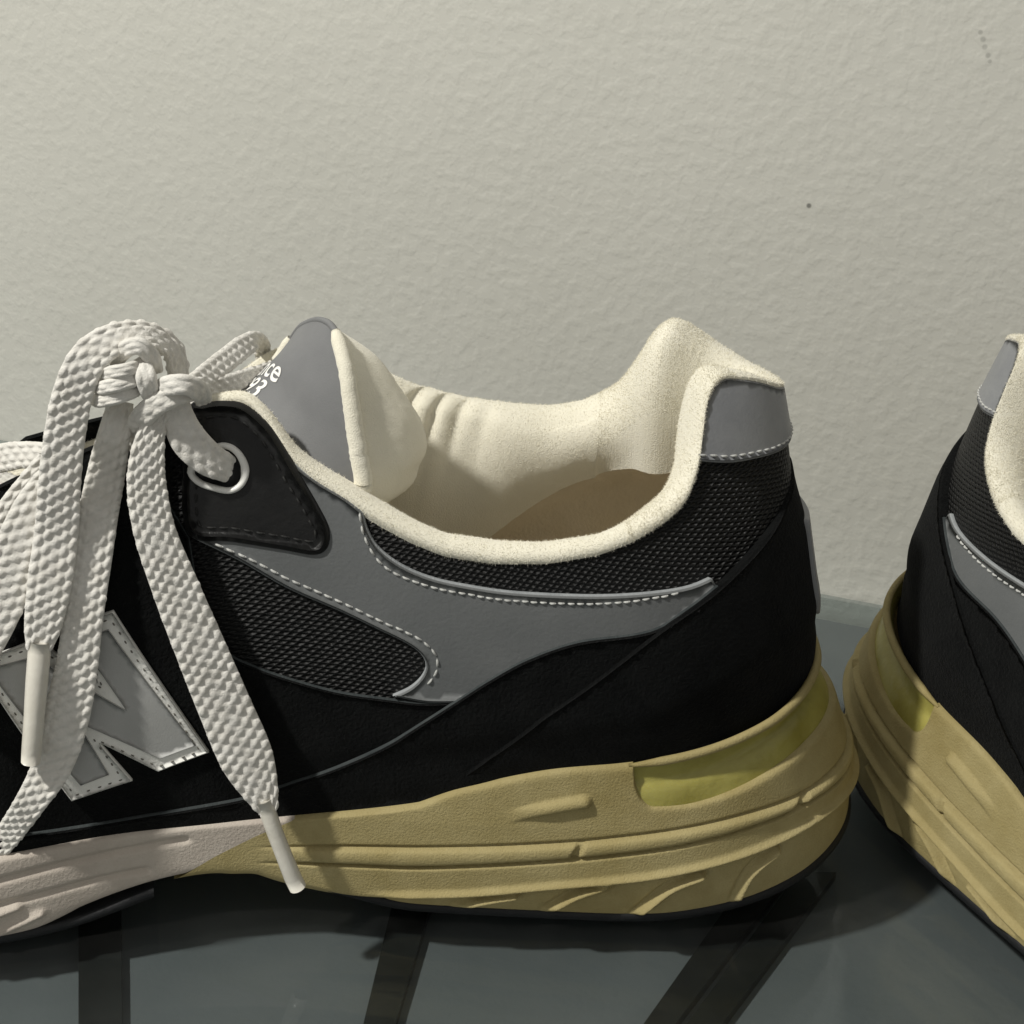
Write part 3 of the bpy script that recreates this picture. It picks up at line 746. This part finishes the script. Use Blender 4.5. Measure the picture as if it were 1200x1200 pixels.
hole = inset(ring if poly_area(ring) > 0 else ring[::-1], 0.4)
panel('eyelet_hole', hole, 2.0, 'rubber', edge=0.2)

# ------------------------------------------------------------------ side emblem
cN = lambda p: (p[0]*0.20833, 700+p[1]*0.20833)
N_out = [(395, 150), (640, 62), (1178, 850), (890, 957), (560, 797), (745, 1008), (400, 1122), (-130, 350), (212, 222), (545, 455)]
qn = uz([cN(p) for p in N_out]); qn = qn[::-1] if poly_area(qn) < 0 else qn
def offset_poly(p, d):
    a = p-np.roll(p, 1, 0); b = np.roll(p, -1, 0)-p
    a /= np.linalg.norm(a, axis=1, keepdims=True); b /= np.linalg.norm(b, axis=1, keepdims=True)
    na = np.c_[-a[:, 1], a[:, 0]]; nb = np.c_[-b[:, 1], b[:, 0]]; m_ = na+nb
    dd = d/np.maximum((m_*na).sum(1), 0.28)
    return p+m_*dd[:, None]
qno = resample_poly = None
def dense(p, step=0.7):
    out = []
    for a, b in zip(p, np.roll(p, -1, 0)):
        n = max(2, int(np.linalg.norm(b-a)/step)); out += [a+(b-a)*k/n for k in range(n)]
    return np.array(out)
emb = panel('emblem_letter', dense(qn), 1.9, 'white', edge=0.3, base=0.4, grid=0.9)
N_in = [(447, 222), (612, 160), (1105, 805), (900, 880), (440, 680), (612, 968), (450, 1030), (-60, 385), (200, 312), (712, 612)]
qi = uz([cN(p) for p in N_in]); qi = qi[::-1] if poly_area(qi) < 0 else qi
panel('emblem_inlay', dense(qi), 2.22, 'silver', parent=emb, edge=0.15, base=1.2, grid=0.9)
qst = offset_poly(qn, 1.25)
stitches('stitching', np.vstack([dense(qst), qst[:1]]), 1.85, 'darkthread', 2.3, 0.9, 0.16, parent=emb)

# ------------------------------------------------------------------ tongue
TF = np.array([
 [(113.7, 9, 124.7), (115.6, 4.5, 125.2), (118.6, -1, 124.0), (122.4, -8, 120.4), (125.2, -14.5, 115.4)],
 [(111.4, 14, 118.9), (117, 8, 120.3), (122.0, 0, 119.6), (125.5, -8, 116), (127.5, -15, 111)],
 [(110.0, 17, 111), (118, 11.5, 113.8), (126, 1, 115.4), (129.5, -9, 111), (131, -16, 106)],
 [(108.7, 19, 102.7), (118, 15, 106), (129, 3, 111), (134, -9, 106.5), (135, -17, 100.5)],
 [(107.8, 20, 95), (119, 18, 99), (136, 6, 105), (141, -8, 102), (142, -17, 96)],
 [(112, 21, 88), (127, 18, 94), (145, 6, 100), (150, -8, 97), (150, -17, 92)],
 [(138, 17, 88), (152, 12, 93), (165, 3, 93), (168, -8, 90), (168, -16, 86)],
 [(178, 14, 79), (187, 9, 82), (194, 1, 80), (193, -8, 78), (191, -14, 75)],
 [(215, 12, 66), (219, 7, 69), (223, 0, 69), (222, -8, 67), (220, -13, 64)],
 [(242, 9, 56), (243, 5, 58), (244, 0, 58), (244, -5, 58), (242, -9, 56)]], float)
TB = TF.copy()
TB[:6, 1:4] = np.array([
 [(113.6, 5, 123.6), (114.6, 0, 122.3), (118.5, -7, 119)],
 [(107.5, 8.5, 118.2), (106.6, 0, 117.0), (113.5, -8, 112.5)],
 [(102.8, 10.5, 111), (101.2, 1, 110), (110.5, -9, 106)],
 [(98.8, 11.5, 103.2), (96.4, 2, 102), (106.5, -9, 99)],
 [(99.2, 12.5, 96), (96.8, 3, 95), (106.5, -8, 92)],
 [(108, 13, 87.5), (106.5, 3, 87.5), (115, -8, 86)]])
TB[6:, 1:4, 2] -= 5
def bicub(G, nr=10, nc=10):
    a = np.stack([catmull(G[:, j], nr) for j in range(G.shape[1])], 1)
    return np.stack([catmull(a[i], nc) for i in range(a.shape[0])], 0)
GF, GB_ = bicub(TF), bicub(TB)
nr_, nc_ = GF.shape[:2]
tong = mesh_obj('tongue', GF.reshape(-1, 3), grid_faces(nr_, nc_), 'label', root)
mesh_obj('tongue_back', (GB_+rng.normal(0, 0.03, GB_.shape)).reshape(-1, 3), grid_faces(nr_, nc_, flip=True), 'lining', tong)
nb = 60
edge_n = GF[:nb, 0]; rr = np.interp(np.arange(nb), [0, 4, 20, 40, 59], [0.9, 1.5, 1.75, 1.95, 1.8])
tube('tongue_binding', edge_n+rng.normal(0, 0.04, edge_n.shape), rr, 'lining', tong, nseg=16)
tube('tongue_binding', GF[:nb, -1], rr*0.9, 'lining', tong, nseg=14)
tube('tongue_binding', GF[0, :]+[-0.2, 0, -0.3], 0.7, 'label', tong, nseg=12)
def tfun(r, c):
    r = np.clip(np.asarray(r, float), 0, nr_-1.001); c = np.clip(np.asarray(c, float), 0, nc_-1.001)
    i = r.astype(int); j = c.astype(int); a = (r-i)[..., None]; b = (c-j)[..., None]
    return GF[i, j]*(1-a)*(1-b)+GF[i+1, j]*a*(1-b)+GF[i, j+1]*(1-a)*b+GF[i+1, j+1]*a*b
th = Hit(tfun, np.arange(0, 60, 1.0), np.arange(0, nc_-1, 1.0))
def word(txt, end_px, size, name='printed_text'):
    """printed word on the tongue: reads from the far edge towards the near edge, ends at a traced pixel"""
    cu = bpy.data.curves.new('t', 'FONT'); cu.body = txt; cu.size = size; cu.align_x = 'RIGHT'; cu.shear = 0.15; cu.offset = 0.012*size
    to = bpy.data.objects.new('t', cu); COL.objects.link(to)
    dg = bpy.context.evaluated_depsgraph_get(); me = bpy.data.meshes.new_from_object(to.evaluated_get(dg))
    bm = bmesh.new(); bm.from_mesh(me); bmesh.ops.triangulate(bm, faces=bm.faces[:])
    bmesh.ops.subdivide_edges(bm, edges=[e for e in bm.edges if e.calc_length() > 0.8], cuts=2)
    bmesh.ops.triangulate(bm, faces=bm.faces[:])
    bm.verts.ensure_lookup_table()
    h = th(*end_px)
    r0, c0 = h
    dr = np.linalg.norm(tfun(r0+1, c0)-tfun(r0-1, c0))/2; dc = np.linalg.norm(tfun(r0, c0+1)-tfun(r0, c0-1))/2
    V = []
    for v in bm.verts:
        r = r0-v.co.y/dr; c = c0-v.co.x/dc        # text +x runs towards the near edge (c falls)
        p = tfun(r, c); n = np.cross(tfun(r, c+0.5)-tfun(r, c-0.5), tfun(r+0.5, c)-tfun(r-0.5, c)); n /= np.linalg.norm(n)+1e-9
        if n[2] < 0: n = -n
        V.append(p+n*0.16)
    Fc = [tuple(v.index for v in f.verts) for f in bm.faces]
    bm.free(); bpy.data.objects.remove(to); bpy.data.curves.remove(cu)
    return mesh_obj(name, V, Fc, 'ink', tong, smooth=False)
print('TH', th(326, 447), th(298, 470))
word('new balance', (324, 450), 8.0); word('993', (297, 469), 8.0)

# ------------------------------------------------------------------ laces
def ribbon(name, pts, widths, thick=1.0, m='lace', parent=root, twist=None, nrm=None, cell=(1.6, 2.6), na=36, step=0.18, amp=0.46, taper=False):
    P = np.array([onplane(*p) for p in pts]) if nrm is None else np.array(pts, float); ctl = np.c_[P, np.array(widths, float), np.array(twist if twist is not None else [0]*len(pts), float)]
    C_ = resample(catmull(ctl, 12), step) if False else catmull(ctl, 14)
    d = np.r_[0, np.cumsum(np.linalg.norm(np.diff(C_[:, :3], axis=0), axis=1))]
    s = np.linspace(0, d[-1], max(8, int(d[-1]/step)))
    C_ = np.stack([np.interp(s, d, C_[:, k]) for k in range(5)], 1)
    X_ = C_[:, :3]; n = len(s)
    T = np.gradient(X_, axis=0); T /= np.linalg.norm(T, axis=1, keepdims=True)
    k = np.ones(9)/9; T = np.stack([np.convolve(np.pad(T[:, i], 4, mode='edge'), k, 'valid') for i in range(3)], 1); T /= np.linalg.norm(T, axis=1, keepdims=True)
    D = X_-CAMS; dist = np.linalg.norm(D, axis=1); Vd = D/dist[:, None] if nrm is None else np.broadcast_to(-np.array(nrm, float), D.shape)
    A = np.cross(T, Vd); A /= np.linalg.norm(A, axis=1, keepdims=True); Nn = np.cross(A, T)
    if (Nn*Vd).sum() > 0: Nn = -Nn
    tw = np.radians(C_[:, 4])[:, None]; A, Nn = A*np.cos(tw)+Nn*np.sin(tw), Nn*np.cos(tw)-A*np.sin(tw)
    W_ = C_[:, 3]*(dist/F if nrm is None else 1.0)                                     # pixel width -> millimetres
    th_ = np.linspace(0, 2*math.pi, 2*na, endpoint=False)
    ca, sa = np.cos(th_), np.sin(th_)
    v = np.sign(ca)*np.abs(ca)**0.75*0.5; t_ = np.sign(sa)*np.abs(sa)**0.55*0.5
    S_ = np.repeat(s[:, None], 2*na, 1); Wm = np.repeat(W_[:, None], 2*na, 1)
    wmax = max(W_.max(), 3.0); ncol = max(3, int(round(np.median(W_)/cell[0])))
    vv = (v[None]+0.5)*ncol+0*S_; col = np.floor(vv); fa = vv-col-0.5
    side = np.where(col >= ncol/2, 1.0, -1.0)
    rowc = S_/cell[1]+0.5*(col % 2)+0.13*np.sin(S_/3.1); fb = rowc-np.floor(rowc)-0.5
    f2 = fa+fb*0.34*np.where(t_[None] > 0, 1, -1)
    hs = np.sin(col*12.9898+np.floor(rowc)*78.233+len(pts)*3.7)*43758.5453; hs = hs-np.floor(hs)
    hs2 = np.sin(col*39.346+np.floor(rowc)*11.135+1.3)*24634.6345; hs2 = hs2-np.floor(hs2)
    hgt = np.clip(1-((f2+0.10*(hs2-0.5))/0.46)**2-((fb+0.12*(hs-0.5))/0.42)**2, 0, 1)**0.75*(0.75+0.4*hs)
    H = hgt*amp
    Pm = X_[:, None]+A[:, None]*(v[None]*Wm)[..., None]+Nn[:, None]*(t_[None]*thick+np.sign(t_)[None]*H)[..., None]+A[:, None]*(np.sign(v)[None]*H*(np.abs(v)[None] > 0.46))[..., None]
    Vv = Pm.reshape(-1, 3); Fc = grid_faces(n, 2*na, False, True)
    Fc.append(tuple(range(2*na))[::-1]); Fc.append(tuple((n-1)*2*na+q for q in range(2*na)))
    return mesh_obj(name, Vv, Fc, m, parent)
def off(px, py, d): return (px, py, float(upper(*[np.array(v) for v in near(px, py)])[1])+d)
# strands of the knot
ribbon('lace_strand', [(112, 468, 24), (118, 470, 29), (138, 466, 30.5), (158, 458, 29), (164, 450, 24)], [15]*5, 2.2, amp=0.2)
ribbon('lace_strand', [(114, 452, 24), (121, 454, 29.5), (140, 450, 31), (158, 444, 29), (163, 438, 24)], [17]*5, 2.3, amp=0.2)
ribbon('lace_strand', [(120, 438, 24), (128, 437, 29.5), (146, 434, 30.5), (160, 430, 28), (166, 426, 24)], [16]*5, 2.3, amp=0.2)
ribbon('lace_strand', [(134, 424, 25), (148, 409, 28), (164, 406, 28.5), (177, 418, 27.5), (182, 434, 26)], [18, 20, 20, 20, 18], 2.0, amp=0.25)
ribbon('lace_strand', [(166, 424, 27), (171, 442, 30), (176, 460, 29), (186, 470, 26)], [20, 24, 22, 18], 2.4, amp=0.25)
ribbon('lace_strand', [(156, 506, 24), (166, 490, 28.5), (182, 475, 30), (203, 465, 30), (224, 459, 28), (236, 452, 23)], [18, 26, 26, 24, 22, 20], 2.2, amp=0.25)
ribbon('lace_strand', [(184, 458, 26), (198, 452, 30.5), (218, 451, 31), (233, 458, 28), (238, 468, 23)], [20, 24, 24, 24, 20], 2.2, amp=0.25)
ribbon('lace_strand', [(150, 522, 21), (168, 506, 25), (188, 486, 26)], [22, 26, 24], 2.4, amp=0.25)
ribbon('lace_strand', [(110, 556, 20), (135, 536, 21), (152, 520, 22), (172, 506, 20)], [18, 20, 20, 18], 1.8, amp=0.4)
# laces crossing the throat
ribbon('lace_strand', [(226, 452, 15), (246, 437, 6), (266, 421, -2), (284, 407, -9), (298, 399, -15), (306, 404, -20), (308, 418, -24)], [24, 27, 27, 26, 22, 20, 18], 1.2)
ribbon('lace_strand', [(222, 464, 17), (246, 456, 9), (276, 447, 1), (304, 438, -8), (318, 432, -13)], [18, 20, 22, 20, 18], 1.6)
ribbon('lace_strand', [(84, 556, 23), (60, 536, 19), (30, 533, 15), (0, 537, 12), (-40, 548, 6), (-78, 560, -4), (-96, 580, -14), (-98, 612, -19)], [24, 28, 30, 32, 32, 30, 28, 26], 1.2)
for xb, dx in ((196, -3), (210, 3), (224, -3)):
    zn, zf = float(zrim(u_of_x(xb))), float(zrim(-u_of_x(xb)))
    yn = float(upper(np.array(u_of_x(xb)), np.array(zn))[1])
    ribbon('lace_strand', [(xb, yn+6.5, zn-6), (xb, yn+2.5, zn+1.8), (xb+dx*0.5, yn*0.4, max(zn, zf)+4.5), (xb+dx, -yn*0.6, zf+4.5), (xb+dx, -yn-3.5, zf+1.2), (xb+dx, -yn-7.5, zf-7)], [7.4]*6, 1.0, nrm=(-0.25, 0.12, 0.96))
# lace into the top eyelet
ribbon('lace_strand', [(205, 460, 26), (209, 488, 27), (221, 515, 27.5), (242, 536, 27), (262, 547, 25.5), (276, 553, 22)], [28, 36, 42, 40, 34, 28], 1.8, amp=0.3)
# bow loop at the left edge of the picture
ribbon('lace_loop', [(62, 560, 28), off(42, 596, 5.5), off(22, 645, 5.2), off(4, 695, 5.0), off(-18, 745, 5.0), off(-44, 792, 5.0), off(-62, 800, 4.4), off(-58, 760, 3.0), off(-30, 690, 2.6), off(10, 610, 2.6), (60, 540, 25)], [36, 48, 54, 54, 50, 42, 36, 40, 44, 40, 30], 1.1)
# shaded end hanging behind
e2 = ribbon('lace_end', [(142, 470, 25), (134, 508, 27), off(125, 552, 3.4), off(115, 605, 3.2), off(107, 660, 3.4), off(98, 720, 4.0), off(90, 780, 4.2), off(78, 840, 4.2), off(62, 895, 4.4), off(36, 940, 5.0), (4, 985, 42), (-36, 1030, 43.5)], [28, 36, 42, 44, 44, 44, 46, 50, 44, 34, 28, 26], 1.1)
tube('aglet', [onplane(*p) for p in ((-30, 1022, 43.4), (-40, 1035, 43.8), (-62, 1062, 45.5), (-84, 1090, 47.5))], [1.5, 1.8, 1.75, 1.85], 'aglet', e2, nseg=18)
# front end: loop over the knot, hanging down to its aglet
e1 = ribbon('lace_end', [(206, 468, 23), (209, 440, 21), (201, 408, 21), (172, 393, 24), (134, 398, 27), (104, 420, 29.5), (86, 460, 30.5), (76, 510, 31.5), (70, 565, 32.8), off(66, 625, 6.0), off(58, 685, 5.6), off(50, 735, 5.4), off(45, 762, 5.2)], [20, 26, 30, 34, 38, 42, 44, 45, 46, 48, 48, 40, 26], 1.4,
       twist=[0, 30, 40, 30, 15, 5, 0, 0, 0, 0, 0, 0, 0])
tube('aglet', [onplane(*p) for p in (off(47, 752, 5.2), off(46, 765, 5.2), off(43, 800, 5.6), off(40, 840, 6.0), off(37, 880, 6.4), off(36, 893, 6.4))], [1.9, 2.2, 2.15, 2.0, 1.95, 1.85], 'aglet', e1, nseg=20)
# right end with its aglet
e3 = ribbon('lace_end', [(196, 462, 25), (184, 488, 28), (174, 525, 29.5), (172, 570, 30.5), (182, 625, 32), (207, 692, 33.5), (234, 758, 35), (264, 830, 36.5), (289, 888, 38), (306, 928, 39), (315, 952, 39.8)], [18, 24, 36, 44, 47, 53, 57, 60, 60, 40, 20], 1.35)
tube('aglet', [onplane(*p) for p in ((309, 938, 39.5), (314, 952, 39.8), (322, 975, 40.2), (333, 1003, 40.6), (343, 1028, 41), (349, 1040, 41))], [1.5, 1.75, 1.7, 1.75, 1.85, 1.8], 'aglet', e3, nseg=20)

# ------------------------------------------------------------------ second shoe: the same shoe mirrored
PSI2 = R(39); O2 = np.array([3.6, 62.0])
X2 = np.array([math.cos(PSI2), -math.sin(PSI2), 0.]); Y2 = np.array([-math.sin(PSI2), -math.cos(PSI2), 0.])
root2 = root.copy(); COL.objects.link(root2)
root2.matrix_world = Matrix(((X2[0], Y2[0], 0, O2[0]*MM), (X2[1], Y2[1], 0, O2[1]*MM), (0, 0, 1, ZOFF*MM), (0, 0, 0, 1)))
root2['label'] = 'matching black sneaker cut off by the right edge, its heel against the other heel'
def copy_children(src, dst):
    for ch in list(src.children):
        c = ch.copy(); COL.objects.link(c); c.parent = dst
        copy_children(ch, c)
copy_children(root, root2)


# ------------------------------------------------------------------ board and steel slats under the glass
def ground(px, py, z=-7.0):
    d = fw + RT*(px-600)/F - UP*(py-600)/F; t = (z-CAM[2])/d[2]; return CAM+t*d
def box(name, x0, x1, y0, y1, z0, z1, m):
    V = [(x0, y0, z0), (x1, y0, z0), (x1, y1, z0), (x0, y1, z0), (x0, y0, z1), (x1, y0, z1), (x1, y1, z1), (x0, y1, z1)]
    return mesh_obj(name, V, [(3, 2, 1, 0), (4, 5, 6, 7), (0, 1, 5, 4), (1, 2, 6, 5), (2, 3, 7, 6), (3, 0, 4, 7)], m, smooth=False)
bd = box('rack_board', -800, 800, -574, -1.5, -22, -9, 'rack'); bd.location = WP*MM; bd.rotation_euler.z = WA
bd['label'] = 'grey board seen through the glass shelf, beneath the dark slats'; bd['category'] = 'board'
LB_ = ['leftmost dark steel slat below the glass, under the forefoot', 'dark steel slat below the glass under the front of the left heel', 'dark steel slat below the glass under the back of the left heel', 'rightmost dark slat below the glass, close beside another slat']
for k, (tl, tr, bl, br, y0, y1) in enumerate(((92, 142, 92, 143, 1020, 1290), (462, 508, 404, 436, 1050, 1290), (872, 918, 690, 722, 1034, 1290), (936, 980, 738, 778, 1022, 1290))):
    bl, br = tl+(bl-tl)*(1620-y0)/(y1-y0), tr+(br-tr)*(1620-y0)/(y1-y0); y1 = 1620
    q = [ground(tl, y0, -6.4), ground(tr, y0, -6.4), ground(br, y1, -6.4), ground(bl, y1, -6.4)]
    V = [p-np.array([0, 0, 2.4]) for p in q]+[np.array(p) for p in q]
    o = mesh_obj('steel_slat', V, [(0, 1, 2, 3), (7, 6, 5, 4), (0, 4, 5, 1), (1, 5, 6, 2), (2, 6, 7, 3), (3, 7, 4, 0)], 'bar', smooth=False)
    o['label'] = LB_[k]; o['category'] = 'slat'; o['group'] = 'steel slats under the shelf'
